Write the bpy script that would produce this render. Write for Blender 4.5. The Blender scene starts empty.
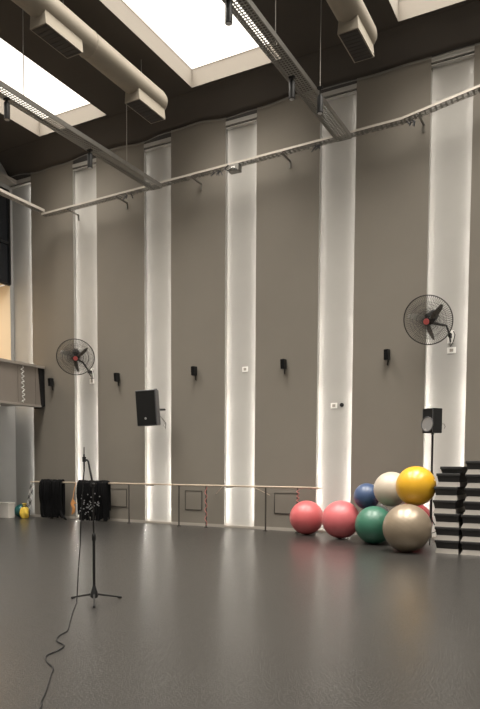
import bpy, math, random
from mathutils import Vector, Matrix
random.seed(4)
S = bpy.context.scene
COL = S.collection
PI = math.pi

# ------------------------------------------------------------------ camera, world, light, exposure
YAW, PITCH, ROLL, FPX, HEYE = .4953, .057, .0054, 654.34, 1.45
fh = Vector((-math.sin(YAW), math.cos(YAW), 0)); rt = Vector((math.cos(YAW), math.sin(YAW), 0)); up = Vector((0, 0, 1))
vw = fh * math.cos(PITCH) - up * math.sin(PITCH); uu = up * math.cos(PITCH) + fh * math.sin(PITCH)
rx = rt * math.cos(ROLL) + uu * math.sin(ROLL); ry = -rt * math.sin(ROLL) + uu * math.cos(ROLL)
cd = bpy.data.cameras.new('camera'); cam = bpy.data.objects.new('camera', cd); COL.objects.link(cam)
cd.sensor_fit = 'VERTICAL'; cd.sensor_height = 24; cd.lens = FPX / 709 * 24; cd.shift_y = 149.5 / 709
cd.clip_start = .05; cd.clip_end = 200
cam.matrix_world = Matrix((( rx.x, ry.x, -vw.x, 0), (rx.y, ry.y, -vw.y, 0), (rx.z, ry.z, -vw.z, HEYE), (0, 0, 0, 1)))
S.camera = cam

w = bpy.data.worlds.new('world'); S.world = w; w.use_nodes = True
bg = w.node_tree.nodes['Background']; bg.inputs[0].default_value = (1, .95, .88, 1); bg.inputs[1].default_value = 1.0
S.view_settings.view_transform = 'Standard'; S.view_settings.look = 'None'
S.view_settings.gamma = 1; S.view_settings.use_curve_mapping = False
S.view_settings.exposure = 0.0
SKY = 1.9            # radiance of the diffusing roof glass seen from the side
DAY = 650.0         # watts of daylight each roof light sends down into the hall
LED = 4.6            # watts of each metre-and-a-half of light strip at the foot, falling off upward

def area(name, loc, dirv, sx, sy, power, color, tall=(0, 0, 1)):
    l = bpy.data.lights.new(name, 'AREA'); l.shape = 'RECTANGLE'; l.size = sx; l.size_y = sy; l.energy = power; l.color = color
    o = bpy.data.objects.new(name, l); COL.objects.link(o)
    z = -Vector(dirv).normalized(); y = Vector(tall); x = y.cross(z).normalized(); y = z.cross(x)
    o.matrix_world = Matrix(((x.x, y.x, z.x, loc[0]), (x.y, y.y, z.y, loc[1]), (x.z, y.z, z.z, loc[2]), (0, 0, 0, 1)))
    return o

# ------------------------------------------------------------------ layout numbers (metres)
D = 13.534                      # face of the far wall
XL, XR, YB = -14.75, 6.2, -6.0  # left wall, right wall, rear wall
ZC = 9.95                       # ceiling
STEP, SW = 2.332, .807
STRIPS = [-14.332 + STEP * i for i in range(9)]
ZT = 9.40                       # top of the pale strips
SKX = [-10.674 - 2.2186 + 2 * STEP * i for i in range(4)]      # left edges of the roof light openings
SKW = 2.2186; SKY_ROWS = [(-5.2, 1.4), (3.0, 12.851)]
for x in SKX:
    for (a, b) in SKY_ROWS:
        o = area('roof_daylight', (x + SKW / 2, (a + b) / 2, ZC + .39), (0, 0, -1), SKW - .02, b - a - .02, DAY * (b - a) / 9.85, (1, .945, .86), tall=(0, 1, 0))
        o.data.spread = math.radians(100)
FALL = [1.15, .8, .5, .34, .24, .18]
for i, c in enumerate(STRIPS):
    e = SW / 2 - .004
    for s in (-1, 1):
        if i == 0 and s == -1: continue
        for k, q in enumerate(FALL):
            area('strip_light', (c + s * e, D + .018, .08 + 1.52 * (k + .5)), (-s, .5, 0), .012, 1.52, LED * (.75 if i == 0 else q), (1, .955, .885))

# ------------------------------------------------------------------ materials
def mat(name, col, rough=.6, metal=0, noise=0, scale=8, bump=0, bscale=60, spec=.5, emit=None, estr=0, stretch=None, coat=0):
    m = bpy.data.materials.new(name); m.use_nodes = True; nt = m.node_tree; b = nt.nodes['Principled BSDF']
    b.inputs['Base Color'].default_value = (*col, 1); b.inputs['Roughness'].default_value = rough
    b.inputs['Metallic'].default_value = metal; b.inputs['Specular IOR Level'].default_value = spec
    if coat: b.inputs['Coat Weight'].default_value = coat; b.inputs['Coat Roughness'].default_value = .15
    tc = nt.nodes.new('ShaderNodeTexCoord'); out = tc.outputs['Object']
    if stretch:
        mp = nt.nodes.new('ShaderNodeMapping'); mp.inputs['Scale'].default_value = stretch
        nt.links.new(out, mp.inputs[0]); out = mp.outputs[0]
    if noise:
        n = nt.nodes.new('ShaderNodeTexNoise'); n.inputs['Scale'].default_value = scale; n.inputs['Detail'].default_value = 5
        nt.links.new(out, n.inputs['Vector'])
        mx = nt.nodes.new('ShaderNodeMix'); mx.data_type = 'RGBA'
        mx.inputs[6].default_value = (*[c * (1 - noise) for c in col], 1); mx.inputs[7].default_value = (*[min(1, c * (1 + noise)) for c in col], 1)
        nt.links.new(n.outputs['Fac'], mx.inputs[0]); nt.links.new(mx.outputs[2], b.inputs['Base Color'])
    if bump:
        n = nt.nodes.new('ShaderNodeTexNoise'); n.inputs['Scale'].default_value = bscale; n.inputs['Detail'].default_value = 3
        nt.links.new(out, n.inputs['Vector'])
        bp = nt.nodes.new('ShaderNodeBump'); bp.inputs['Strength'].default_value = bump; bp.inputs['Distance'].default_value = .01
        nt.links.new(n.outputs['Fac'], bp.inputs['Height']); nt.links.new(bp.outputs[0], b.inputs['Normal'])
    if emit:
        b.inputs['Emission Color'].default_value = (*emit, 1); b.inputs['Emission Strength'].default_value = estr
    return m

M = {}
M['wall'] = mat('grey_wall_paint', (.195, .176, .149), .85, noise=.06, scale=1.3, bump=.08, bscale=90, spec=.25)
M['niche'] = mat('pale_strip_fabric', (.40, .385, .36), .8, noise=.06, scale=2.2, bump=.1, bscale=60, spec=.2)
M['back'] = mat('dark_backing', (.1, .09, .08), .9)
M['side_wall'] = mat('side_wall_plaster', (.34, .335, .32), .85, noise=.12, scale=1.5, bump=.1, bscale=50)
M['ceil'] = mat('dark_ceiling_membrane', (.060, .051, .043), .7, noise=.15, scale=.8, spec=.3)
M['reveal'] = mat('roof_light_reveal', (.21, .185, .155), .8)
M['pane'] = mat('diffusing_roof_glass', (.8, .78, .74), .3, emit=(1, .94, .84), estr=SKY)
M['galv'] = mat('galvanised_steel', (.21, .20, .18), .42, metal=.45, noise=.15, scale=14)
M['galv2'] = mat('pale_galvanised_rail', (.46, .42, .37), .4, metal=.3, noise=.1, scale=14)
M['duct'] = mat('beige_fabric_duct', (.28, .245, .195), .75, noise=.06, scale=5, bump=.1, bscale=20)
M['grille'] = mat('dark_duct_grille', (.035, .03, .026), .6)
M['black'] = mat('black_plastic', (.008, .008, .008), .5, spec=.3)
M['blackm'] = mat('black_painted_metal', (.009, .0085, .008), .5, spec=.3)
M['blackf'] = mat('black_webbing', (.005, .005, .0055), .85, noise=.3, scale=30, spec=.15)
M['speaker_side'] = mat('charcoal_speaker_shell', (.075, .075, .08), .5)
M['silver'] = mat('silver_cone', (.45, .45, .46), .35, metal=.6)
M['white'] = mat('white_plastic', (.8, .78, .74), .45)
M['whitebox'] = mat('off_white_box_board', (.80, .76, .71), .6, noise=.07, scale=6)
M['red'] = mat('red_badge', (.62, .13, .12), .5)
M['orange'] = mat('orange_webbing', (.50, .22, .07), .7)
M['pinkband'] = mat('faded_pink_webbing', (.36, .15, .13), .7)
M['wood'] = mat('varnished_barre_wood', (.42, .34, .26), .35, noise=.15, scale=20)
M['postm'] = mat('dark_bronze_post', (.05, .042, .036), .45, metal=.3)
M['base'] = mat('pale_skirting', (.34, .31, .27), .6)
M['balc'] = mat('brushed_balcony_panel', (.27, .235, .205), .38, metal=.25, noise=.08, scale=3, stretch=(1, 1, .3))
M['balctop'] = mat('balcony_cap_metal', (.36, .32, .28), .4, metal=.2)
M['warm'] = mat('cream_upper_room_paint', (.74, .64, .50), .8)
M['glassdark'] = mat('dark_upper_glazing', (.012, .013, .016), .15)
M['chalk'] = mat('white_strap_and_reflection', (.85, .83, .8), .5)
M['steel'] = mat('steel_wire', (.35, .33, .3), .4, metal=.7)
M['cagewire'] = mat('dark_fan_wire', (.035, .032, .03), .45, metal=.4)
M['blade'] = mat('grey_fan_blade', (.20, .19, .17), .4, metal=.3)
M['stepblack'] = mat('black_step_rubber', (.014, .013, .013), .6, bump=.2, bscale=80)
M['steppale'] = mat('pale_step_plastic', (.24, .22, .195), .55)
def vinyl(n, c, rough=.38): return mat(n, c, rough, noise=.05, scale=4, spec=.5, coat=.12)

def floor_mat():
    m = bpy.data.materials.new('speckled_grey_floor'); m.use_nodes = True; nt = m.node_tree; b = nt.nodes['Principled BSDF']
    L = nt.links.new; tc = nt.nodes.new('ShaderNodeTexCoord')
    v = nt.nodes.new('ShaderNodeTexNoise'); v.inputs['Scale'].default_value = 85; v.inputs['Detail'].default_value = 4; v.inputs['Roughness'].default_value = .75
    L(tc.outputs['Object'], v.inputs['Vector'])
    cr = nt.nodes.new('ShaderNodeValToRGB'); e = cr.color_ramp.elements
    e[0].position = .42; e[0].color = (.015, .0142, .0133, 1); e[1].position = .62; e[1].color = (.046, .043, .0395, 1)
    L(v.outputs['Fac'], cr.inputs[0])
    n = nt.nodes.new('ShaderNodeTexNoise'); n.inputs['Scale'].default_value = .7; n.inputs['Detail'].default_value = 4
    L(tc.outputs['Object'], n.inputs['Vector'])
    mx = nt.nodes.new('ShaderNodeMix'); mx.data_type = 'RGBA'; mx.blend_type = 'MULTIPLY'; mx.inputs[0].default_value = 1
    c2 = nt.nodes.new('ShaderNodeValToRGB'); c2.color_ramp.elements[0].color = (.88, .88, .88, 1); c2.color_ramp.elements[1].color = (1.06, 1.06, 1.06, 1)
    L(n.outputs['Fac'], c2.inputs[0]); L(cr.outputs[0], mx.inputs[6]); L(c2.outputs[0], mx.inputs[7]); L(mx.outputs[2], b.inputs['Base Color'])
    mr = nt.nodes.new('ShaderNodeMapRange'); mr.inputs[3].default_value = .29; mr.inputs[4].default_value = .25
    L(cr.outputs[0], mr.inputs[0]); mr.inputs[2].default_value = .09; L(mr.outputs[0], b.inputs['Roughness'])
    b.inputs['Specular IOR Level'].default_value = .5
    return m
M['floor'] = floor_mat()

# ------------------------------------------------------------------ mesh helpers
class MB:
    def __init__(s): s.v = []; s.f = []
    def add(s, vs, fs):
        o = len(s.v); s.v += [tuple(p) for p in vs]; s.f += [tuple(i + o for i in f) for f in fs]; return s
    def box(s, a, b):
        (x0, y0, z0), (x1, y1, z1) = a, b
        return s.hexa([(x0, y0, z0), (x1, y0, z0), (x1, y1, z0), (x0, y1, z0), (x0, y0, z1), (x1, y0, z1), (x1, y1, z1), (x0, y1, z1)])
    def hexa(s, p): return s.add(p, [(3, 2, 1, 0), (4, 5, 6, 7), (0, 1, 5, 4), (1, 2, 6, 5), (2, 3, 7, 6), (3, 0, 4, 7)])
    def tube(s, pts, r, n=8, caps=True):
        pts = [Vector(p) for p in pts]; rs = r if isinstance(r, (list, tuple)) else [r] * len(pts)
        vs = []; prev = None
        for i, p in enumerate(pts):
            t = (pts[min(i + 1, len(pts) - 1)] - pts[max(i - 1, 0)])
            t = t.normalized() if t.length > 1e-9 else Vector((0, 0, 1))
            if prev is None:
                a = Vector((0, 0, 1)) if abs(t.z) < .9 else Vector((1, 0, 0)); u = t.cross(a).normalized()
            else:
                u = (prev - t * prev.dot(t)); u = u.normalized() if u.length > 1e-6 else t.orthogonal().normalized()
            prev = u; q = t.cross(u)
            for k in range(n):
                an = 2 * PI * k / n; vs.append(p + (u * math.cos(an) + q * math.sin(an)) * rs[i])
        fs = [(i * n + k, i * n + (k + 1) % n, (i + 1) * n + (k + 1) % n, (i + 1) * n + k) for i in range(len(pts) - 1) for k in range(n)]
        if caps: fs += [tuple(reversed(range(n))), tuple(range((len(pts) - 1) * n, len(pts) * n))]
        return s.add(vs, fs)
    def lathe(s, prof, n=24, mtx=None, squash=(1, 1, 1)):      # profile of (r, z) about z
        vs = []
        for r, z in prof:
            for k in range(n):
                a = 2 * PI * k / n; p = Vector((r * math.cos(a) * squash[0], r * math.sin(a) * squash[1], z * squash[2]))
                vs.append(mtx @ p if mtx else p)
        m = len(prof)
        fs = [(i * n + k, i * n + (k + 1) % n, (i + 1) * n + (k + 1) % n, (i + 1) * n + k) for i in range(m - 1) for k in range(n)]
        if prof[0][0] > 1e-6: fs.append(tuple(reversed(range(n))))
        if prof[-1][0] > 1e-6: fs.append(tuple(range((m - 1) * n, m * n)))
        return s.add(vs, fs)
    def ring(s, c, ax1, ax2, R, r, n=48, m=6):
        c = Vector(c); ax1 = Vector(ax1); ax2 = Vector(ax2); nz = ax1.cross(ax2); vs = []
        for i in range(n):
            a = 2 * PI * i / n; d = ax1 * math.cos(a) + ax2 * math.sin(a)
            for k in range(m):
                b = 2 * PI * k / m; vs.append(c + d * (R + r * math.cos(b)) + nz * r * math.sin(b))
        return s.add(vs, [(i * m + k, ((i + 1) % n) * m + k, ((i + 1) % n) * m + (k + 1) % m, i * m + (k + 1) % m) for i in range(n) for k in range(m)])
    def mesh(s, name, m, smooth=False, bevel=0):
        me = bpy.data.meshes.new(name); me.from_pydata(s.v, [], s.f); me.validate(); me.update()
        me.materials.append(m)
        if smooth:
            for p in me.polygons: p.use_smooth = True
            try: me.set_sharp_from_angle(angle=math.radians(40))
            except Exception: pass
        return me
    def obj(s, name, m, parent=None, smooth=False, bevel=0):
        o = bpy.data.objects.new(name, s.mesh(name, m, smooth)); COL.objects.link(o)
        if parent: o.parent = parent
        if bevel:
            b = o.modifiers.new('bevel', 'BEVEL'); b.width = bevel; b.segments = 2; b.limit_method = 'ANGLE'
        return o

def tag(o, label=None, cat=None, group=None, kind=None):
    if label: o['label'] = label
    if cat: o['category'] = cat
    if group: o['group'] = group
    if kind: o['kind'] = kind
    return o
def thing(name, label, cat, loc, group=None, rotz=0):
    o = bpy.data.objects.new(name, None); COL.objects.link(o); o.location = loc; o.rotation_euler = (0, 0, rotz); o.empty_display_size = .1
    return tag(o, label, cat, group)
def struct(o, kind='structure'): o['kind'] = kind; return o
def copy_tree(o, parent=None):
    c = o.copy(); COL.objects.link(c)
    if parent: c.parent = parent
    for ch in [x for x in COL.objects if x.parent == o]: copy_tree(ch, c)
    return c

# ------------------------------------------------------------------ the hall
struct(MB().box((XL - .3, YB - .3, -.2), (XR + .3, D + .2, 0)).obj('floor', M['floor']))
# ceiling with openings for the roof lights
YE = 12.95
mb = MB(); xs = [XL - .1]
for x in SKX: xs += [x, x + SKW]
xs.append(XR + .1); ys = [YB - .1]
for a, b in SKY_ROWS: ys += [a, b]
ys.append(YE)
for i in range(len(xs) - 1):
    for j in range(len(ys) - 1):
        if i % 2 == 1 and j % 2 == 1: continue
        mb.box((xs[i], ys[j], ZC), (xs[i + 1], ys[j + 1], ZC + .12))
ceiling = struct(mb.obj('ceiling', M['ceil']))
n = 0
for x in SKX:
    for (a, b) in SKY_ROWS:
        n += 1
        t = MB(); h0, h1 = ZC + .121, ZC + .40; th = .06
        for lo, hi in (((x - th, a - th, h0), (x, b + th, h1)), ((x + SKW, a - th, h0), (x + SKW + th, b + th, h1)),
                       ((x, a - th, h0), (x + SKW, a, h1)), ((x, b, h0), (x + SKW, b + th, h1))): t.box(lo, hi)
        # lining brings the pale reveal down to the ceiling face
        l = .004
        for lo, hi in (((x, a, ZC - .004), (x + l, b, h0)), ((x + SKW - l, a, ZC - .004), (x + SKW, b, h0)),
                       ((x + l, a, ZC - .004), (x + SKW - l, a + l, h0)), ((x + l, b - l, ZC - .004), (x + SKW - l, b, h0))): t.box(lo, hi)
        r = struct(t.obj('window_%d' % n, M['reveal']))
        MB().box((x - th, a - th, h1), (x + SKW + th, b + th, h1 + .03)).obj('pane', M['pane'], r)
# sloping membrane between ceiling and far wall, its lower edge wavy
nx = 220; rows = []
def wav(x): return (.3 + .7 / (1 + math.exp((x + 6.5) * 1.5))) * (.04 * math.sin(x * 2.1 + 1.2) + .018 * math.sin(x * 5.3 + 2))
mb = MB(); vs = []; fs = []; K = 8
for i in range(nx + 1):
    x = XL + (XR - XL) * i / nx
    for k in range(K + 1):
        u = k / K; y = YE + (D - .015 - YE) * u
        z = ZC + .03 - (ZC - 9.50) * (u ** 1.6) + wav(x) * u * u + .02 * math.sin(x * 3.1 + u * 4) * math.sin(PI * u)
        vs.append((x, y, z))
for i in range(nx):
    for k in range(K):
        a = i * (K + 1) + k; fs.append((a, a + K + 1, a + K + 2, a + 1))
mb.add(vs, fs); tr = struct(mb.obj('trim_1', M['ceil'], smooth=True))
s = tr.modifiers.new('thickness', 'SOLIDIFY'); s.thickness = .02
mb = MB(); mb.tube([(XL + (XR - XL) * i / nx, D - .05, 9.475 + wav(XL + (XR - XL) * i / nx)) for i in range(nx + 1)], .010, 5)
struct(mb.obj('edge_highlight', M['galv'], smooth=True))  # thin tube stands in for the highlight along the membrane's lower edge

# far wall: backing with grey boards and pale recessed strips
wall = struct(MB().box((XL - .2, D + .15, 0), (XR + .2, D + .3, ZC + .2)).obj('wall_back', M['back']))
edges = []
for c in STRIPS: edges.append((c - SW / 2, c + SW / 2))
gaps = [(edges[i][1], edges[i + 1][0]) for i in range(len(edges) - 1)] + [(edges[-1][1], XR)]
for i, (a, b) in enumerate(gaps):
    p = MB().box((a, D, 0), (b, D + .15, ZC)).obj('wall_panel', M['wall'], wall)
    for x0, x1 in ((a - .003, a), (b, b + .003)): MB().box((x0, D + .002, 0), (x1, D + .09, 9.28)).obj('return_lining', M['niche'], wall)
    sk = MB().box((a + .005, D - .012, 0), (b - .005, D, .07)).obj('skirting', M['base'], wall)
for i, (a, b) in enumerate(edges):
    aa = a if i else XL
    dz = (.03, .03, .03, .02, .05, .13, .13, .13, .13)[i]
    MB().box((aa, D + .09, 0), (b, D + .149, 9.25 + dz)).obj('recessed_strip', M['niche'] if i else M['side_wall'], wall)
    MB().box((aa, D + .01, 0), (b, D + .09, .055)).obj('strip_sill', M['base'], wall)
    MB().box((aa, D - .006, 9.285 + dz), (b, D + .09, 9.375 + dz)).obj('strip_header', M['niche'], wall)
    MB().box((aa, D + .01, 9.225 + dz), (b, D + .09, 9.25 + dz)).obj('header_trim', M['niche'], wall)
    MB().box((aa, D + .05, 9.25 + dz), (b, D + .09, 9.285 + dz)).obj('header_gap', M['grille'], wall)
    MB().box((aa, D + .02, 9.375 + dz), (b, D + .15, ZC)).obj('header_infill', M['grille'], wall)
# low access panels in the grey boards
for x0, x1 in ((-11.24, -10.66), (-8.83, -8.37), (-6.40, -5.86)):
    p = MB()
    for lo, hi in (((x0 - .014, .845), (x1 + .014, .860)), ((x0 - .014, .385), (x1 + .014, .40)), ((x0 - .014, .40), (x0, .845)), ((x1, .40), (x1 + .014, .845))):
        p.box((lo[0], D - .016, lo[1]), (hi[0], D, hi[1]))
    f_ = p.obj('access_panel_frame', M['grille'], wall)
    MB().box((x0, D - .010, .40), (x1, D, .845)).obj('access_panel', M['wall'], f_)

# left wall with the upper opening
OY0, OY1, OZ0, OZ1, OZ2 = 7.0, 13.50, 3.2, 6.57, 9.15
lw = MB()
lw.box((XL - .2, YB, 0), (XL, OY0, ZC)); lw.box((XL - .2, OY0, 0), (XL, D + .15, OZ0)); lw.box((XL - .2, OY0, OZ2), (XL, D + .15, ZC)); lw.box((XL - .2, OY1, OZ0), (XL, D + .15, OZ2))
wl = struct(lw.obj('wall_left', M['side_wall']))
wr = MB()   # little upper room behind the balcony opening
wr.box((XL - 2.2, OY0, OZ0 - .1), (XL - .2, OY1, OZ0)); wr.box((XL - 2.3, OY0, OZ0), (XL - 2.2, OY1, OZ1 + .1)); wr.box((XL - 2.2, OY1, OZ0), (XL - .2, OY1 + .1, OZ1)); wr.box((XL - 2.2, OY0 - .1, OZ0), (XL - .2, OY0, OZ1)); wr.box((XL - 2.2, OY0, OZ1 + .02), (XL - .2, OY1, OZ1 + .12))
wr.obj('upper_room_lining', M['warm'], wl)
MB().box((XL - .2, OY1 - .004, OZ0), (XL, OY1, OZ1)).obj('opening_jamb', M['warm'], wl)
area('upper_room_lamp', (XL - 1.1, 10.5, OZ1 - .05), (0, 0, -1), 1.0, 4.5, 105, (1, .84, .64), tall=(0, 1, 0))
wf = MB()
for k in range(9):
    y = OY0 + (OY1 - OY0) * k / 8; wf.box((XL - .06, y - .03, OZ1), (XL + .02, y + .03, OZ2))
for z in (OZ1, (OZ1 + OZ2) / 2 - .15, OZ2): wf.box((XL - .06, OY0, z - .03), (XL + .02, OY1, z + .03))
win = struct(wf.obj('window_9', M['black']))
for k in range(8):
    y0 = OY0 + (OY1 - OY0) * k / 8 + .03; y1 = OY0 + (OY1 - OY0) * (k + 1) / 8 - .03
    for z0, z1 in ((OZ1 + .03, (OZ1 + OZ2) / 2 - .18), ((OZ1 + OZ2) / 2 - .12, OZ2 - .03)):
        MB().box((XL - .04, y0, z0), (XL - .02, y1, z1)).obj('pane', M['glassdark'], win)
struct(MB().box((XR, YB, 0), (XR + .2, D + .15, ZC)).obj('wall_right', M['side_wall']))
struct(MB().box((XL - .2, YB - .2, 0), (XR + .2, YB, ZC)).obj('wall_rear', M['side_wall']))
# pale soffit box in the upper left corner
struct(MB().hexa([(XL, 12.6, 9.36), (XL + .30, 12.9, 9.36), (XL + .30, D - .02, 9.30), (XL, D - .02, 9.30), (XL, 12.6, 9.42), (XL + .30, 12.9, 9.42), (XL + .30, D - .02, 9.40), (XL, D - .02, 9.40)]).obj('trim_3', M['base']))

# ------------------------------------------------------------------ balcony
t = thing('balcony', 'brown metal-faced balcony jutting from the left wall under the lit cream opening', 'balcony', (XL, 10, 3.06))
def rel(mb, o):
    mb.v = [(x - o.location.x, y - o.location.y, z - o.location.z) for x, y, z in mb.v]; return mb
def part(mb, name, m, t, **k): return rel(mb, t).obj(name, m, t, **k)
part(MB().box((XL + .001, 7.0, 3.118), (-13.57, 13.30, 3.22)), 'deck', M['balc'], t)
xb = -13.5; ye = 13.30
pn = 0; y = 7.0
while y < ye - .1:
    y2 = min(y + .62, ye)
    b = MB().hexa([(xb - .06, y + .006, 3.12), (xb + .0, y + .006, 3.12), (xb, y2 - .006 + (.1 if y2 == ye else 0), 3.12), (xb - .06, y2 - .006 + (.1 if y2 == ye else 0), 3.12),
                   (xb - .06, y + .006, 4.12), (xb, y + .006, 4.12), (xb, y2 - .006, 4.12), (xb - .06, y2 - .006, 4.12)])
    part(b, 'face_panel', M['balc'], t); y = y2
part(MB().box((xb - .14, 7.0, 4.12), (xb + .05, 13.50, 4.19)), 'cap_rail', M['balctop'], t)
part(MB().hexa([(xb - .3, ye + .02, 4.12), (xb + .005, ye + .02, 4.12), (xb + .005, ye + .12, 3.03), (xb - .3, ye + .12, 3.03), (xb - .3, 13.50, 4.12), (xb + .02, 13.50, 4.12), (xb + .03, 13.52, 3.1), (xb - .3, 13.52, 3.1)]), 'end_bracket', M['black'], t)
part(MB().box((xb - .25, 7.0, 3.06), (xb + .01, 13.40, 3.115)), 'bottom_lip', M['balctop'], t)
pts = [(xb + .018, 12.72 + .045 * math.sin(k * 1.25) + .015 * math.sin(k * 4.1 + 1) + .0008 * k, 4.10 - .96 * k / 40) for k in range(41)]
tag(MB().tube(pts, .012, 6).obj('reflection', M['chalk'], smooth=True), 'wavy white light reflection on the brown balcony face, built as a tube', 'reflection')  # light reflected on the panel, modelled as a thin white tube

t = thing('fill_batten', 'slim white fill light added under the balcony to lighten the corner', 'light', (-13.95, 11.6, 3.06))  # added lamp, lightens the wall and box under the balcony
MB().box((-.05, -.75, -.03), (.05, .75, 0)).obj('housing', M['white'], t)  # housing of the added fill batten
MB().box((-.04, -.73, -.045), (.04, .73, -.0301)).obj('fill_diffuser', mat('fill_batten_diffuser', (.9, .88, .84), .4, emit=(1, .96, .9), estr=9), t)

# ------------------------------------------------------------------ cable trays
def tray_mesh(L, W, Hh, pitch=.06):
    """perforated channel along +y from 0 to L, centred on x, floor at z=0"""
    m_ = MB(); nl = 6; bw = .016
    for k in range(nl):
        x = -W / 2 + (W - bw) * k / (nl - 1); m_.box((x, 0, 0), (x + bw, L, .004))
    q = 0
    while q * pitch < L:
        m_.box((-W / 2, q * pitch, .0005), (W / 2, min(q * pitch + pitch * .36, L), .0045)); q += 1
    return m_
def side_mesh(L, W, Hh, s):
    m_ = MB(); x = s * W / 2; m_.box((min(x, x + s * .006), 0, 0), (max(x, x + s * .006), L, Hh)); m_.box((min(x - s * .0, x - s * .02), 0, Hh - .004), (max(x, x - s * .02), L, Hh)); return m_
def tray(name, label, p0, p1, W, Hh, m, solid=None):
    p0 = Vector(p0); p1 = Vector(p1); d = p1 - p0; L = d.length
    t = thing(name, label, 'cable tray', p0, None)
    t.rotation_mode = 'XYZ'; yax = d.normalized(); xax = yax.cross(Vector((0, 0, 1))).normalized(); zax = xax.cross(yax)
    t.matrix_world = Matrix(((xax.x, yax.x, zax.x, p0.x), (xax.y, yax.y, zax.y, p0.y), (xax.z, yax.z, zax.z, p0.z), (0, 0, 0, 1)))
    tray_mesh(L, W, Hh, .06 if W > .25 else .10).obj('perforated_floor', M['galv'], t)
    for s in (-1, 1): side_mesh(L, W, Hh, s).obj('side_flange', m, t)
    cb = MB()
    for k in range(2):
        xo = -W * .3 + W * .15 * k
        cb.tube([(xo + .012 * math.sin(j * 1.3 + k * 2), L * j / 30, .012) for j in range(31)], .006, 5)
    cb.obj('cables', M['grille'], t, smooth=True)
    return t
TZ = 8.10
tray('cable_tray', 'perforated steel cable tray crossing under the left roof light toward the wall', (-9.3, 2.0, 7.88), (-9.3, 13.00, 7.98), .30, .09, M['galv'])
tray('cable_tray', 'perforated steel cable tray crossing right of the central roof light', (-4.67, 2.0, 7.93), (-4.67, 13.00, 8.06), .30, .09, M['galv'])
tray('cable_tray', 'cable tray running along the left wall beside the dark windows', (-12.98, 2.0, 8.09), (-12.98, 13.0, 8.09), .16, .07, M['galv2'])
tray('cable_tray', 'long pale cable tray running level across the first four pale strips', (-13.06, 13.15, 8.06), (-3.50, 13.15, 8.22), .19, .045, M['galv2'])
tray('cable_tray', 'end length of wall cable tray rising to the right of the joint', (-3.495, 13.15, 8.225), (1.0, 13.15, 8.96), .19, .045, M['galv2'])
# tray wall brackets
for x, wh in ((-12.2, 'left of the first bright strip'), (-10.6, 'between the first two bright strips'), (-8.4, 'between the second and middle strips'), (-6.1, 'between the middle and fourth strips'), (-3.2, 'by the rightmost strip')):
    z = 8.06 + (x + 13.06) * .0167 - .016 if x < -3.5 else 8.225 + (x + 3.495) * .1635 - .02
    b = MB().box((x - .02, 13.05, z - .012), (x + .02, D - .001, z + .012)); b.box((x - .02, D - .02, z - .14), (x + .02, D - .001, z + .012))
    tag(b.obj('tray_bracket', M['galv']), 'small steel bracket of the wall cable tray, ' + wh, 'bracket', 'brackets of the long wall tray')
# junction box and cable clump on the tray
t = thing('junction_box', 'grey box with cables slung under the tray on the third pale strip', 'junction box', (-7.25, 13.1, 8.094))
MB().box((-.13, -.08, -.10), (.13, .08, .06)).obj('housing', M['galv'], t, bevel=.01)
MB().tube([(-.12, -.09, .05), (-.2, -.1, -.02), (-.13, -.1, -.08), (0, -.1, -.04), (.1, -.1, -.09)], .012, 6).obj('cable_loop', M['black'], t, smooth=True)
MB().box((-.05, -.086, -.06), (.04, -.081, .0)).obj('cover_plate', M['white'], t)
for x, z, lab in ((-10.25, 8.10, 'tangle of cable ends hanging from the tray between first two pale strips'),
                  (-7.75, 8.145, 'small cable clump under the tray left of the junction box'),
                  (-5.35, 8.186, 'small cable clump under the tray left of the fourth pale strip'),
                  (-3.40, 8.205, 'dangling cable ends under the tray joint near the fifth pale strip')):
    m_ = MB()
    for k in range(4):
        a = random.uniform(-.1, .1); m_.tube([(a, 0, -.012), (a + .05, -.03, -.06), (a + random.uniform(-.08, .12), -.02, -.10 - .05 * random.random()), (a + .02, 0, -.03)], .011, 5)
    o = m_.obj('cable_clump', M['speaker_side'], smooth=True); o.location = (x, 13.12, z); tag(o, lab, 'cable')

# hanger wires from ceiling to trays
def hanger(x, y, z0, lab):
    m_ = MB().tube([(x, y, z0), (x, y, ZC)], .008, 6); m_.ring((x, y, z0 - .03), (1, 0, 0), (0, 0, 1), .03, .007, 14, 5)
    o = m_.obj('hanger_wire', M['steel'], smooth=True); rel_o = o; tag(o, lab, 'wire')
hanger(-9.3, 11.87, 8.145, 'thin wire holding the left cable tray near the second pale strip')
hanger(-9.3, 8.9, 8.12, 'thin wire holding the left cable tray below the left roof light')
hanger(-4.67, 9.75, 8.20, 'thin wire holding the right cable tray at mid length')

# cylinder spotlights under the trays
def spot(loc, lab, hang=.04, g=None):
    t = thing('spotlight', lab, 'spotlight', loc, g)
    MB().lathe([(.045, -.30), (.052, -.295), (.052, -.02), (.04, 0)], 16).obj('housing', M['blackm'], t, smooth=True)
    MB().lathe([(.0, -.296), (.042, -.298), (.042, -.301), (.0, -.302)], 16).obj('lens', M['silver'], t)
    MB().tube([(0, 0, -.01), (0, 0, hang)], .012, 6).obj('stem', M['blackm'], t)
    MB().box((-.05, -.03, hang), (.05, .03, hang + .03)).obj('clamp', M['blackm'], t)
    return t
spot((-9.3, 8.50, 7.83), 'black cylinder spotlight on the left tray at the picture edge')
spot((-9.3, 10.66, 7.85), 'black cylinder spotlight on the left tray above the first pale strip')
spot((-4.67, 8.24, 7.90), 'black cylinder spotlight on the right tray against the central roof light')
spot((-4.67, 10.40, 7.92), 'black cylinder spotlight on the right tray against the dark ceiling')
t = spot((-4.45, 11.12, 7.97), 'short black spotlight hanging on a wire left of the fourth pale strip', hang=.12)
MB().tube([(0, 0, .14), (0, 0, ZC - 7.97)], .007, 6).obj('suspension_wire', M['steel'], t)

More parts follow.
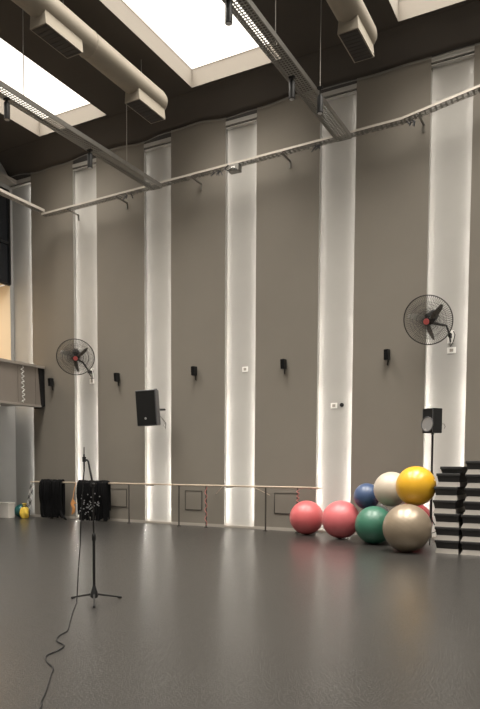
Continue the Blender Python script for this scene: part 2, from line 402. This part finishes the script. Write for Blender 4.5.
# ------------------------------------------------------------------ ducts
def duct(x, lab, yend=12.2, z=9.36):
    t = thing('air_duct', lab, 'air duct', (x, 0, z)); R_ = .245
    pts = [(0, 1.0 + .9 * k, 0) for k in range(12)] + [(0, yend - .14, 0), (0, yend - .06, 0), (0, yend - .015, 0), (0, yend, 0)]
    rs = [R_] * 12 + [R_, R_ * .93, R_ * .78, R_ * .55]
    MB().tube(pts, rs, 28).obj('duct_tube', M['duct'], t, smooth=True)
    for yy in (9.85, 7.1, 4.4):
        MB().ring((0, yy, 0), (1, 0, 0), (0, 0, 1), R_ + .002, .008, 28, 6).obj('seam_band', M['duct'], t, smooth=True)
    for yy in (5.95, 8.58, 11.18):
        b = MB().hexa([(-.19, yy, -.40), (.19, yy, -.40), (.19, yy + .92, -.40), (-.19, yy + .92, -.40), (-.17, yy, -.17), (.17, yy, -.17), (.17, yy + .92, -.17), (-.17, yy + .92, -.17)]).obj('outlet_box', M['duct'], t)
        g = MB().box((-.165, yy + .025, -.408), (.165, yy + .895, -.401))
        g.obj('grille', M['grille'], b)
        sl = MB()
        for k in range(9): sl.box((-.16, yy + .05 + .1 * k, -.414), (.16, yy + .065 + .1 * k, -.408))
        sl.obj('grille_slats', M['grille'], b)
    for yy in (3.5, 6.5, 9.2, 11.5):
        MB().tube([(.0, yy, R_ - .005), (.0, yy, ZC - z)], .006, 5).obj('suspension_wire', M['steel'], t)
duct(-8.62, 'long beige round air duct between the left and central roof lights')
duct(-3.98, 'beige round air duct ending above the gap before the fifth pale strip')

# ------------------------------------------------------------------ wall fans
def fan(c, mount, tocam_off, lab, elbow):
    c = Vector(c); mount = Vector(mount)
    t = thing('wall_fan', lab, 'fan', mount)
    fwd = (Vector((0, 0, HEYE)) - c).normalized()
    fwd = (fwd + rt * tocam_off[0] + Vector((0, 0, tocam_off[1]))).normalized()
    X = Vector((0, 0, 1)).cross(fwd).normalized(); Y = fwd.cross(X)
    lc = c - mount
    def P(x, y, z): return lc + X * x + Y * y + fwd * z
    R_ = .475
    MB().ring(lc, X, Y, R_, .011, 64, 8).obj('rim', M['cagewire'], t, smooth=True)
    for nm, s in (('front_guard', 1), ('rear_guard', -1)):
        g = MB()
        for k in range(72):
            a = 2 * PI * k / 72; ca, sa = math.cos(a), math.sin(a)
            g.tube([P(ca * .06, sa * .06, s * .105), P(ca * .25, sa * .25, s * .095), P(ca * .40, sa * .40, s * .06), P(ca * R_, sa * R_, 0)], .0030, 4, caps=False)
        for rr, zz in ((.07, .105), (.2, .098), (.33, .082)): g.ring(lc + fwd * s * zz, X, Y, rr, .003, 40, 4)
        g.obj(nm, M['cagewire'], t)
    bl = MB()
    for k in range(3):
        a0 = 2 * PI * k / 3 + .5; prof = []
        vs = []; nseg = 7
        for j in range(nseg):
            r = .05 + (.40 - .05) * j / (nseg - 1); wd = .04 + .08 * math.sin(PI * min(1, (j + .6) / nseg))
            for e in (-.5, .5):
                a = a0 + e * wd / max(r, .1) * .9 + .25 * j / nseg
                for th in (-.003, .003): vs.append(P(r * math.cos(a), r * math.sin(a), e * .05 + th))
        fs = []
        for j in range(nseg - 1):
            o = j * 4; q = o + 4; fs += [(o, o + 2, q + 2, q), (o + 1, q + 1, q + 3, o + 3), (o, q, q + 1, o + 1), (o + 2, o + 3, q + 3, q + 2)]
        fs += [(0, 1, 3, 2), ((nseg - 1) * 4, (nseg - 1) * 4 + 2, (nseg - 1) * 4 + 3, (nseg - 1) * 4 + 1)]
        b = MB().add(vs, fs).obj('blade', M['blade'], t)
    MB().tube([P(0, 0, .08), P(0, 0, .118)], [.06, .055], 20).obj('badge', M['red'], t, smooth=True)
    MB().tube([P(0, 0, .03), P(0, 0, -.05)], .05, 16).obj('hub', M['black'], t, smooth=True)
    MB().tube([P(0, 0, -.06), P(0, 0, -.10), P(0, 0, -.38), P(0, 0, -.45)], [.07, .11, .105, .06], 20).obj('motor_housing', M['black'], t, smooth=True)
    j1 = P(.02, -.10, -.17); j2 = Vector((0, -.12, .02))
    MB().tube([P(0, -.09, -.17), j1, P(*elbow), j2], [.032, .028, .022, .022], 10).obj('support_arm', M['black'], t, smooth=True)
    MB().box((-.06, -.022, -.13), (.06, -.001, .12)).obj('wall_plate', M['white'], t, bevel=.005)
    br = MB().box((-.025, -.15, -.03), (.025, -.02, .05)); br.tube([(0, -.03, -.11), (.0, -.13, -.02)], .012, 8); br.tube([(.05, -.03, .1), (.09, -.05, .02), (.05, -.04, -.12), (.0, -.03, -.2)], .008, 6)
    br.obj('bracket', M['black'], t)
ny = D + .0895
fan((-11.90, 13.03, 4.255), (-11.87, ny, 3.93), (-.02, -.34), 'black wire-caged wall fan on the leftmost bright strip above the balcony end', (.18, -.20, -.22))
fan((-2.925, 13.03, 4.30), (-2.60, ny, 4.06), (-.36, -.32), 'large black wire-caged wall fan on the rightmost pale strip', (.27, -.20, -.24))

def plate(x, z, lab, w_=.075, h_=.06, socket=True):
    t = thing('wall_socket', lab, 'socket', (x, ny, z))
    MB().box((-w_, -.012, -h_), (w_, -.0005, h_)).obj('plate', M['white'], t, bevel=.003)
    g = MB().box((-.035, -.016, -.03), (.035, -.0125, .03)); g.obj('outlet', M['base'], t)
plate(-11.87, 3.70, 'white socket below the fan on the leftmost bright strip')
plate(-7.24, 3.72, 'white socket alone on the middle pale strip')
plate(-5.04, 2.79, 'white socket low on the fourth pale strip beside a black dot')
plate(-2.58, 3.79, 'white socket under the large fan on the right', .085)
t = thing('wall_sensor', 'round black button beside the white socket on the fourth pale strip', 'sensor', (-4.86, ny, 2.80))
MB().lathe([(.045, 0), (.045, .02), (.035, .035), (0, .038)], 16, Matrix.Rotation(PI / 2, 4, 'X')).obj('body', M['black'], t, smooth=True)

# small black wall fittings
def fitting(x, z, lab):
    t = thing('wall_speaker', lab, 'speaker', (x, D, z))
    MB().hexa([(-.055, -.13, -.10), (.045, -.15, -.10), (.065, -.04, -.10), (-.045, -.04, -.10), (-.055, -.15, .12), (.045, -.17, .12), (.065, -.04, .12), (-.045, -.04, .12)]).obj('cabinet', M['black'], t, bevel=.015)
    MB().hexa([(-.048, -.138, -.09), (.038, -.155, -.09), (.038, -.145, -.09), (-.048, -.128, -.09), (-.048, -.158, .11), (.038, -.175, .11), (.038, -.165, .11), (-.048, -.148, .11)]).obj('grille', M['blackf'], t)
    MB().box((-.03, -.045, -.05), (.03, -.001, .05)).obj('mount', M['black'], t)
    MB().tube([(.0, -.03, -.03), (.02, -.06, -.13), (.0, -.03, -.17), (.0, -.005, -.19)], .012, 6).obj('cable', M['black'], t, smooth=True)
for x, z, lab in ((-13.18, 3.72, 'small black wall speaker nearest the balcony end'), (-10.89, 3.72, 'small black wall speaker between the first two bright strips'),
                  (-8.54, 3.73, 'small black wall speaker right of the big loudspeaker'), (-6.18, 3.73, 'small black wall speaker between the middle and fourth pale strips'),
                  (-3.84, 3.76, 'small black wall speaker left of the large fan')): fitting(x, z, lab)

# big loudspeaker on the second strip
t = thing('loudspeaker', 'large black loudspeaker tilted on a bracket on the second bright strip', 'loudspeaker', (-9.55, 13.02, 2.85))
t.rotation_euler = (math.radians(-4) * -1, math.radians(-2), math.radians(8))
w2, h2, dp = .275, .44, .34
MB().hexa([(-w2, -dp / 2, -h2 + .02), (w2, -dp / 2, -h2 + .02), (w2 * .72, dp / 2, -h2 + .02), (-w2 * .72, dp / 2, -h2 + .02), (-w2, -dp / 2, h2), (w2, -dp / 2, h2), (w2 * .72, dp / 2, h2), (-w2 * .72, dp / 2, h2)]).obj('cabinet', M['speaker_side'], t, bevel=.025)
MB().box((-w2 + .02, -dp / 2 - .014, -h2 + .04), (w2 - .02, -dp / 2 - .001, h2 - .02)).obj('front_grille', M['black'], t, bevel=.006)
MB().lathe([(.028, 0), (.028, .004), (0, .005)], 16, Matrix.Translation((-.02, -dp / 2 - .015, -.24)) @ Matrix.Rotation(PI / 2, 4, 'X')).obj('badge', M['silver'], t)
MB().box((.08, dp / 2 - .03, h2), (.16, dp / 2, h2 + .03)).obj('handle', M['speaker_side'], t)
br = MB().tube([(.0, dp / 2 - .04, -.02), (.1, dp / 2 + .08, -.03), (.16, .5, -.03)], .025, 8); br.tube([(.24, .1, -.05), (.30, .16, -.05), (.33, .2, -.05)], .018, 6)
br.obj('bracket_arm', M['blackm'], t)
MB().tube([(.2, dp / 2, -.2), (.27, .30, -.38), (.23, .34, -.50), (.17, .36, -.42), (.19, .42, -.36)], .009, 6).obj('cable', M['galv'], t, smooth=True)

# ------------------------------------------------------------------ barre
t = thing('ballet_barre', 'long wooden wall barre on thin dark posts along the foot of the wall', 'barre', (-9.5, 13.23, 0))
def rod(a, b, r=.02, n=10): return MB().tube([a, b], r, n)
part(rod((-13.76, 13.23, 1.0), (-9.02, 13.23, 1.005), .022), 'rail', M['wood'], t, smooth=True)
part(rod((-9.0, 13.23, 1.0), (-5.16, 13.23, 1.0), .022), 'rail', M['wood'], t, smooth=True)
for x in (-13.0, -11.9, -10.345, -8.83, -8.06, -6.49, -5.71):
    p = MB().tube([(x, 13.23, .012), (x, 13.23, .985)], .018, 8); p.tube([(x, 13.23, .0), (x, 13.23, .014)], .05, 12)
    part(p, 'post', M['postm'], t)
for x0, x1 in ((-7.95, -7.62), (-6.52, -6.80)):
    part(MB().tube([(x1, 13.25, .985), (x0, D - .015, .80)], .009, 6), 'brace', M['wood'], t)
for x in (-13.6, -11.6, -9.8, -7.5, -5.4):
    part(MB().tube([(x, 13.23, .97), (x, D - .0, .97)], .012, 6), 'wall_bracket', M['postm'], t)
part(rod((-13.76, 13.23, 1.0), (-13.76, D, 1.0), .02), 'end_return', M['wood'], t, smooth=True)

# bundles of black straps
def bundle(name, lab, x0, x1, n_, hmin, seed, tailx=None):
    rnd = random.Random(seed); m_ = MB()
    for k in range(n_):
        x = x0 + (x1 - x0) * (k + rnd.random()) / n_
        zf = hmin + rnd.random() ** 2 * .25; zb = hmin + rnd.random() * .4; r = rnd.uniform(.012, .02)
        off = .035 + rnd.random() * .10; top = 1.03 + rnd.random() * .045; sw = rnd.uniform(-.05, .05)
        pts = []
        for j in range(7):
            u = j / 6; pts.append((min(max(x + sw * (1 - u) * math.sin(u * 3 + k), x0 - .01), x1 + .01), 13.23 - off * (.55 + .45 * math.sin(PI * min(1, (1 - u) * 1.2 + .2))), zf + (1.0 - zf) * u))
        pts += [(x, 13.23 - .02, top), (x, 13.23 + .03, top - .005)]
        for j in range(4):
            u = j / 3; pts.append((x + sw * .3 * u, 13.23 + .045 + .015 * math.sin(k), .985 - (.985 - zb) * u))
        m_.tube(pts, r, 5)
    if tailx:
        for k in range(5): m_.tube([(x1 - .02, 13.15, .25), (x1 + .04 * k / 4 + .02, 13.12, .14), (tailx + rnd.uniform(-.03, .05), 13.08, .03 + .03 * rnd.random()), (tailx + .08, 13.06, .02)], .018, 5)
    o = m_.obj(name, M['blackf'], smooth=True); return tag(o, lab, 'strap bundle', None, 'stuff')
bundle('strap_bundle', 'narrow dense bundle of black straps hung over the barre nearest the balcony side', -13.33, -12.56, 90, .03, 3, -12.38)
bundle('strap_bundle', 'wide bundle of black straps with pale buckles on the barre behind the microphone stand', -11.97, -11.0, 110, .02, 5)
rnd = random.Random(9); m_ = MB()
for k in range(46):
    x = rnd.gauss(-11.47, .24); z = rnd.gauss(.42, .16)
    if not (-11.93 < x < -11.03 and .06 < z < .8): continue
    m_.box((x - .012, 13.06 - .005, z - .014), (x + .012, 13.075, z + .014))
tag(m_.obj('buckles', M['silver']), 'pale buckles scattered over the wide black strap bundle', 'buckles', None, 'stuff')
tag(MB().tube([(-12.04, 13.20, 1.035), (-12.04, 13.17, .8), (-12.02, 13.17, .55), (-12.04, 13.17, .12)], .016, 6).obj('strap', M['chalk'], smooth=True), 'white strap hanging at the left edge of the wide black bundle', 'strap')
m_ = MB()
for k in range(7):
    m_.tube([(-12.06 + .014 * k, 13.06 + .006 * k, .58 - .02 * k), (-12.11 + .012 * k, 13.04, .45), (-12.04 + .01 * k, 13.04, .32), (-12.09 + .013 * k, 13.05, .17 + .01 * k)], .017, 6)
m_.tube([(-12.06, 13.06, .58), (-12.06, 13.12, .85), (-12.05, 13.19, 1.015)], .009, 6)
tag(m_.obj('orange_strap', M['orange'], smooth=True), 'orange strap coil at the left side of the wide black bundle', 'strap')
# pink bands on two posts
for x, lab, m, z0 in ((-8.045, 'faded pink band wound down the barre post between second and middle strips', 'pinkband', .06), (-5.69, 'faded orange pink band on the last barre post behind the first pink ball', 'pinkband', .55)):
    m_ = MB().tube([(x + .028 * math.cos(k * .9), 13.23 - .03 + .012 * math.sin(k * .9), .96 - (.96 - z0) * k / 30) for k in range(31)], .012, 6)
    tag(m_.obj('exercise_band', M[m], smooth=True), lab, 'exercise band')

# black and white chain at the barre end
t = thing('chain', 'black and white plastic chain slanting from the barre end to the floor', 'chain', (-14.10, 13.42, 0))
for s, ofs in ((0, 0), (1, .10)):
    for k in range(13):
        z = .05 + .95 * k / 13 + .03; x = ofs + .22 * (k / 12) ** 1.2 - .02 - (.04 if s else 0) * (k / 12)
        ax1 = Vector((.15, 0, 1)).normalized(); ax2 = Vector((1, 0, -.15)).normalized() if k % 2 else Vector((0, 1, 0))
        vs = MB(); n_ = 14; c = Vector((x, -.02, z)); nz = ax1.cross(ax2)
        for i in range(n_):
            a = 2 * PI * i / n_; ctr = c + ax1 * .052 * math.cos(a) + ax2 * .026 * math.sin(a); d = (ax1 * math.cos(a) + ax2 * math.sin(a)).normalized()
            for q in range(5):
                b = 2 * PI * q / 5; vs.v.append(tuple(ctr + d * .008 * math.cos(b) + nz * .008 * math.sin(b)))
        vs.f = [(i * 5 + q, ((i + 1) % n_) * 5 + q, ((i + 1) % n_) * 5 + (q + 1) % 5, i * 5 + (q + 1) % 5) for i in range(n_) for q in range(5)]
        vs.obj('link', M['black'] if (k // 2 + s) % 2 else M['chalk'], t, smooth=True)

# box, teal ball and yellow bag in the left corner
t = thing('storage_box', 'off-white box on the floor at the left edge', 'box', (-14.38, 12.86, 0))
MB().box((-.42, -.11, 0), (.27, .11, .385)).obj('body', M['whitebox'], t, bevel=.01)
MB().box((-.43, -.12, .385), (.28, .12, .425)).obj('lid', M['whitebox'], t, bevel=.006)
def ball(name, lab, c, r, m, group=None, cat='ball', pole=(0.3, .2, 1)):
    prof = []; n_ = 56
    for k in range(n_ + 1):
        a = PI * k / n_; rr = r
        if .55 < a < 2.6 and False: pass
        rib = .0012 if (10 <= k <= 46 and k % 3 == 0) else 0
        rr = r + rib * (1 if r > .3 else .4) - .0012
        prof.append((max(0, rr * math.sin(a)), -rr * math.cos(a)))
    q = Vector(pole).normalized().to_track_quat('Z', 'Y').to_matrix().to_4x4()
    t = thing(name, lab, cat, (c[0], c[1], max(0, c[2] - r)), group)
    q = Matrix.Translation((0, 0, r)) @ q
    MB().lathe(prof, 64, q).obj('shell', m, t, smooth=True)
    MB().lathe([(.018, r - .004), (.018, r + .002), (.008, r + .005), (0, r + .005)], 14, q).obj('valve_plug', M['white'] if r > .2 else M['black'], t, smooth=True)
    return t
ball('medicine_ball', 'small dark teal ball between the white box and yellow ball', (-14.07, 13.16, .185), .185, vinyl('teal_vinyl', (.01, .09, .085), .3))
t = thing('yellow_sack', 'small crumpled yellow sack on the floor below the chain', 'sack', (-13.74, 12.97, 0))
prof = [(.0, 0), (.09, .002), (.12, .06), (.125, .15), (.10, .27), (.05, .33), (.04, .36), (.07, .41), (.06, .415), (0, .39)]
m_ = MB().lathe(prof, 28)
m_.v = [(x * (1 + .2 * math.sin(3 * math.atan2(y, x) + z * 17)) * (1 if z > 0.001 else 1), y * (1 + .16 * math.sin(4 * math.atan2(y, x) + z * 18)), z) for x, y, z in m_.v]
m_.obj('bag', mat('yellow_cloth', (.70, .48, .06), .6, noise=.35, scale=12), t, smooth=True)
m_ = MB().ring((0, 0, .335), (1, 0, 0), (0, 1, 0), .06, .012, 20, 6); m_.obj('tie', M['black'], t, smooth=True)

# ------------------------------------------------------------------ gym balls
V = dict(pink=vinyl('coral_pink_vinyl', (.50, .105, .11)), pink2=vinyl('rose_pink_vinyl', (.52, .12, .13)), green=vinyl('green_vinyl', (.035, .13, .085)),
         silver=mat('pearl_grey_vinyl', (.27, .215, .155), .34, metal=.35, noise=.28, scale=2.6, coat=.12), white=vinyl('cream_vinyl', (.50, .43, .35)), blue=vinyl('blue_vinyl', (.045, .075, .155)),
         yellow=vinyl('yellow_vinyl', (.62, .34, .02), .3), red=vinyl('red_vinyl', (.24, .012, .018)))
G = 'gym balls piled beside the step platforms'
ball('exercise_ball', 'coral pink exercise ball farthest left in the pile', (-5.403, 13.02, .366), .366, V['pink'], G, pole=(1, .3, .6))
ball('exercise_ball', 'pink exercise ball touching the green one on the floor', (-4.504, 12.667, .387), .387, V['pink2'], G, pole=(-1, .3, .9))
ball('exercise_ball', 'dark green exercise ball on the floor in front of the blue one', (-3.637, 12.08, .360), .360, V['green'], G, pole=(.3, .9, .6))
ball('exercise_ball', 'pearly beige-grey exercise ball, largest, nearest on the floor', (-2.800, 11.235, .413), .413, V['silver'], G, pole=(.6, .5, .9))
ball('exercise_ball', 'red exercise ball almost hidden behind the yellow and beige-grey balls', (-3.12, 12.95, .387), .387, V['red'], G)
ball('exercise_ball', 'blue exercise ball, smallest, resting behind the green one', (-3.98, 12.70, .872), .262, V['blue'], G, pole=(.5, .2, 1))
ball('exercise_ball', 'cream white exercise ball in the upper layer behind the yellow one', (-3.40, 12.37, 1.036), .333, V['white'], G, pole=(-.4, .2, 1))
ball('exercise_ball', 'bright yellow exercise ball, topmost and foremost of the upper layer', (-2.755, 11.62, 1.125), .350, V['yellow'], G, pole=(.9, -.1, .3))
ball('exercise_ball', 'dark grey exercise ball wedged on the floor behind the green one', (-3.92, 13.12, .35), .35, vinyl('charcoal_vinyl', (.08, .08, .08)), G)

# ------------------------------------------------------------------ step platforms, two stacks
def unit(x0, x1, z, sl, name, lab, group, flip=False, base=True, hh=.222, y0=11.35, ln=1.0):
    t = thing(name, lab, 'step platform', ((x0 + x1) / 2, y0 + ln / 2, z), group); w_ = (x1 - x0) / 2; l_ = ln / 2; hb = .080
    if base:
        MB().hexa([(-w_, -l_, 0), (w_, -l_, 0), (w_, l_, 0), (-w_, l_, 0), (-w_ + .035, -l_ + .03, hb), (w_ - .01, -l_ + .03, hb), (w_ - .01, l_ - .03, hb), (-w_ + .035, l_ - .03, hb)]).obj('base', M['steppale'], t)
        z0 = hb
    else: z0 = 0
    m_ = MB().hexa([(-w_ + .03, -l_ + .03, z0), (w_ - .02, -l_ + .03, z0), (w_ - .02, l_ - .03, z0), (-w_ + .03, l_ - .03, z0), (-w_ + .01, -l_ + .01, hh - .05), (w_ - .01, -l_ + .01, hh - .05), (w_ - .01, l_ - .01, hh - .05), (-w_ + .01, l_ - .01, hh - .05)])
    m_.obj('riser', M['stepblack'], t)
    MB().box((-w_ - .004, -l_ - .004, hh - .05), (w_ + .004, l_ + .004, hh)).obj('deck', M['stepblack'], t, bevel=.01)
    return t
GL, GR = 'step platforms in the left stack', 'step platforms in the right stack'
lefts = [(-2.355, -1.96), (-2.36, -1.955), (-2.375, -1.965), (-2.40, -2.02), (-2.385, -2.0), (-2.35, -1.965)]
namesL = ['lowest black-topped pale-based step platform of the left stack, on the floor', 'second from bottom step platform of the left stack', 'third from bottom step platform of the left stack',
          'fourth from bottom step platform of the left stack, shifted toward the balls', 'fifth from bottom step platform of the left stack beside the yellow ball', 'highest step platform with a pale base in the left stack']
z = 0; P_ = .2262
for (a, b), lab in zip(lefts, namesL): unit(a, b, z, 0, 'step_platform', lab, GL, hh=P_); z += P_
unit(-2.29, -1.925, z, 0, 'step_platform', 'all-black slab on top of the left stack of step platforms', GL, base=False, hh=.115)
namesR = ['lowest step platform of the right stack, on the floor', 'second from bottom step platform of the right stack', 'third from bottom step platform of the right stack', 'middle step platform of the right stack',
          'third from top step platform of the right stack', 'second from top step platform of the right stack', 'topmost step platform of the right stack at the picture edge']
offs = [0, .0, .0, .03, .045, .055, .05]; z = 0
for k, lab in enumerate(namesR): unit(-1.93 + offs[k], -1.40 + offs[k], z, 0, 'step_platform', lab, GR, hh=P_ - .002); z += P_ - .002

# ------------------------------------------------------------------ loudspeaker on a pole stand
t = thing('speaker_stand', 'thin black tripod stand rising behind the yellow ball', 'speaker stand', (-2.70, 12.62, 0))
MB().tube([(0, 0, .12), (0, 0, 1.3)], .024, 10).obj('lower_pole', M['blackm'], t); MB().tube([(0, 0, 1.3), (0, 0, 2.066)], .02, 10).obj('upper_pole', M['blackm'], t)
MB().tube([(0, 0, 1.27), (0, 0, 1.35)], .03, 10).obj('collar', M['black'], t)
for k in range(3):
    a = 2 * PI * k / 3 + .7
    MB().tube([(0, 0, .5), (.3 * math.cos(a), .3 * math.sin(a), .012)], .011, 8).obj('leg', M['blackm'], t)
    MB().tube([(0, 0, .2), (.16 * math.cos(a), .16 * math.sin(a), .25)], .007, 6).obj('brace', M['blackm'], t)
t = thing('stage_speaker', 'small black speaker with a round silver cone on the pole stand', 'speaker', (-2.70, 12.62, 2.10), None, math.radians(8))
# left face turned left with the round cone, right face plain
MB().hexa([(-.19, -.02, 0), (.02, -.17, 0), (.17, .0, 0), (-.04, .15, 0), (-.19, -.02, .46), (.02, -.17, .46), (.17, .0, .46), (-.04, .15, .46)]).obj('cabinet', M['black'], t, bevel=.01)
u = Vector((.21, -.15, 0)).normalized(); nn = Vector((-.15, -.21, 0)).normalized(); cc = Vector((-.085, -.095, 0))
def F(a, b, c): p = cc + u * a + nn * c; return (p.x, p.y, b)
q = MB()
q.tube([F(0, .16, .003), F(0, .16, .016)], [.135, .13], 24); q.obj('woofer', M['silver'], t, smooth=True)
q = MB(); q.ring(F(0, .16, .018), u, Vector((0, 0, 1)), .135, .010, 28, 6); q.obj('woofer_ring', M['speaker_side'], t, smooth=True)
q = MB().tube([F(-.04, .055, .004), F(-.04, .055, .016)], .028, 14); q.obj('port', M['white'], t)
MB().tube([F(.118, .01, .006), F(.118, .45, .006)], .008, 6).obj('edge_trim', M['speaker_side'], t)
MB().tube([F(-.12, .03, .004), F(-.12, .455, .004), F(.11, .455, .004)], .006, 6).obj('face_trim', M['speaker_side'], t)
MB().tube([(.14, .03, .18), (.2, .05, .17), (.22, .06, .12), (.2, .05, .08)], .008, 6).obj('cable', M['galv'], t, smooth=True)
MB().tube([(0, 0, -.03), (0, 0, .0)], .028, 12).obj('pole_socket', M['black'], t)

# ------------------------------------------------------------------ microphone stand
bx, by = -4.647, 5.343
t = thing('microphone_stand', 'thin black microphone stand on a tripod base in the middle of the floor', 'microphone stand', (bx, by, 0))
MB().tube([(0, 0, .05), (0, 0, .68)], .0145, 12).obj('lower_pole', M['blackm'], t, smooth=True)
MB().tube([(0, 0, .68), (-.008, 0, 1.25)], .0085, 12).obj('upper_pole', M['blackm'], t, smooth=True)
MB().tube([(0, 0, .655), (0, 0, .665), (0, 0, .72), (0, 0, .735)], [.014, .021, .021, .012], 12).obj('clutch', M['black'], t, smooth=True)
MB().tube([(0, 0, .045), (0, 0, .06), (0, 0, .11), (0, 0, .15), (0, 0, .17)], [.03, .042, .036, .022, .016], 14).obj('hub', M['black'], t, smooth=True)
for (ex, ey) in ((-4.972, 5.34), (-4.53, 5.594), (-4.452, 5.113)):
    dx, dy = ex - bx, ey - by; a = math.atan2(dy, dx)
    a = {0: a}.get(0, a); L = .305
    l = MB().tube([(.02 * math.cos(a), .02 * math.sin(a), .085), (L * .5 * math.cos(a), L * .5 * math.sin(a), .055), (L * math.cos(a), L * math.sin(a), .02)], [.012, .010, .009], 8).obj('leg', M['blackm'], t, smooth=True)
    MB().tube([((L - .03) * math.cos(a), (L - .03) * math.sin(a), .0215), (L * math.cos(a), L * math.sin(a), .016), ((L + .015) * math.cos(a), (L + .015) * math.sin(a), .014)], [.012, .014, .010], 8).obj('rubber_foot', M['black'], l, smooth=True)
MB().tube([(-.012, -.02, 1.25), (-.012, .02, 1.25)], .022, 12).obj('boom_joint', M['black'], t)
MB().tube([(-.010, 0, 1.22), (-.013, 0, 1.27), (-.068, 0, 1.497), (-.085, 0, 1.51), (-.11, 0, 1.518)], [.009, .010, .010, .013, .010], 10).obj('boom', M['blackm'], t, smooth=True)
MB().tube([(-.125, 0, 1.492), (-.124, 0, 1.545)], [.020, .022], 12).obj('microphone_clip', M['black'], t, smooth=True)
t = thing('microphone', 'slim upright black microphone held at the tip of the stand', 'microphone', (bx - .126, by, 1.395))
MB().tube([(0, 0, .0), (0, 0, .02), (0, 0, .17), (0, 0, .18)], [.006, .008, .009, .007], 10).obj('body', M['black'], t, smooth=True)
MB().tube([(0, 0, .18), (.001, 0, .25), (.001, 0, .255)], [.005, .0045, .002], 8).obj('capsule', M['blackm'], t, smooth=True)
# cable: drops from the microphone and snakes over the floor
pts = [(bx - .127, by, 1.40), (-4.785, by - .01, 1.2), (-4.802, by - .01, 1.0), (-4.815, by - .01, .85), (-4.825, 5.33, .6), (-4.825, 5.30, .35), (-4.815, 5.27, .12), (-4.79, 5.23, .02),
       (-4.755, 5.19, .008), (-4.50, 4.86, .007), (-4.224, 4.52, .007), (-4.09, 4.36, .007), (-4.002, 4.24, .007), (-3.955, 4.10, .007), (-3.854, 3.97, .007), (-3.71, 3.90, .007), (-3.65, 3.78, .007), (-3.62, 3.62, .007),
       (-3.50, 3.502, .007), (-3.36, 3.42, .007), (-3.256, 3.294, .007), (-3.13, 3.14, .007), (-3.014, 2.995, .007), (-2.93, 2.88, .007), (-2.852, 2.792, .007), (-2.7, 2.5, .007), (-2.5, 2.1, .007), (-2.2, 1.8, .007)]
def smooth(pts, n_=5):
    P = [Vector(p) for p in pts]; out = []
    for i in range(len(P) - 1):
        p0 = P[max(i - 1, 0)]; p1 = P[i]; p2 = P[i + 1]; p3 = P[min(i + 2, len(P) - 1)]
        for k in range(n_):
            t_ = k / n_; out.append(.5 * ((2 * p1) + (p2 - p0) * t_ + (2 * p0 - 5 * p1 + 4 * p2 - p3) * t_ ** 2 + (3 * p1 - p0 - 3 * p2 + p3) * t_ ** 3))
    return out + [P[-1]]
tag(MB().tube(smooth(pts), .006, 7).obj('microphone_cable', M['black'], smooth=True), 'black cable dropping from the microphone and snaking over the floor to the bottom edge', 'cable')
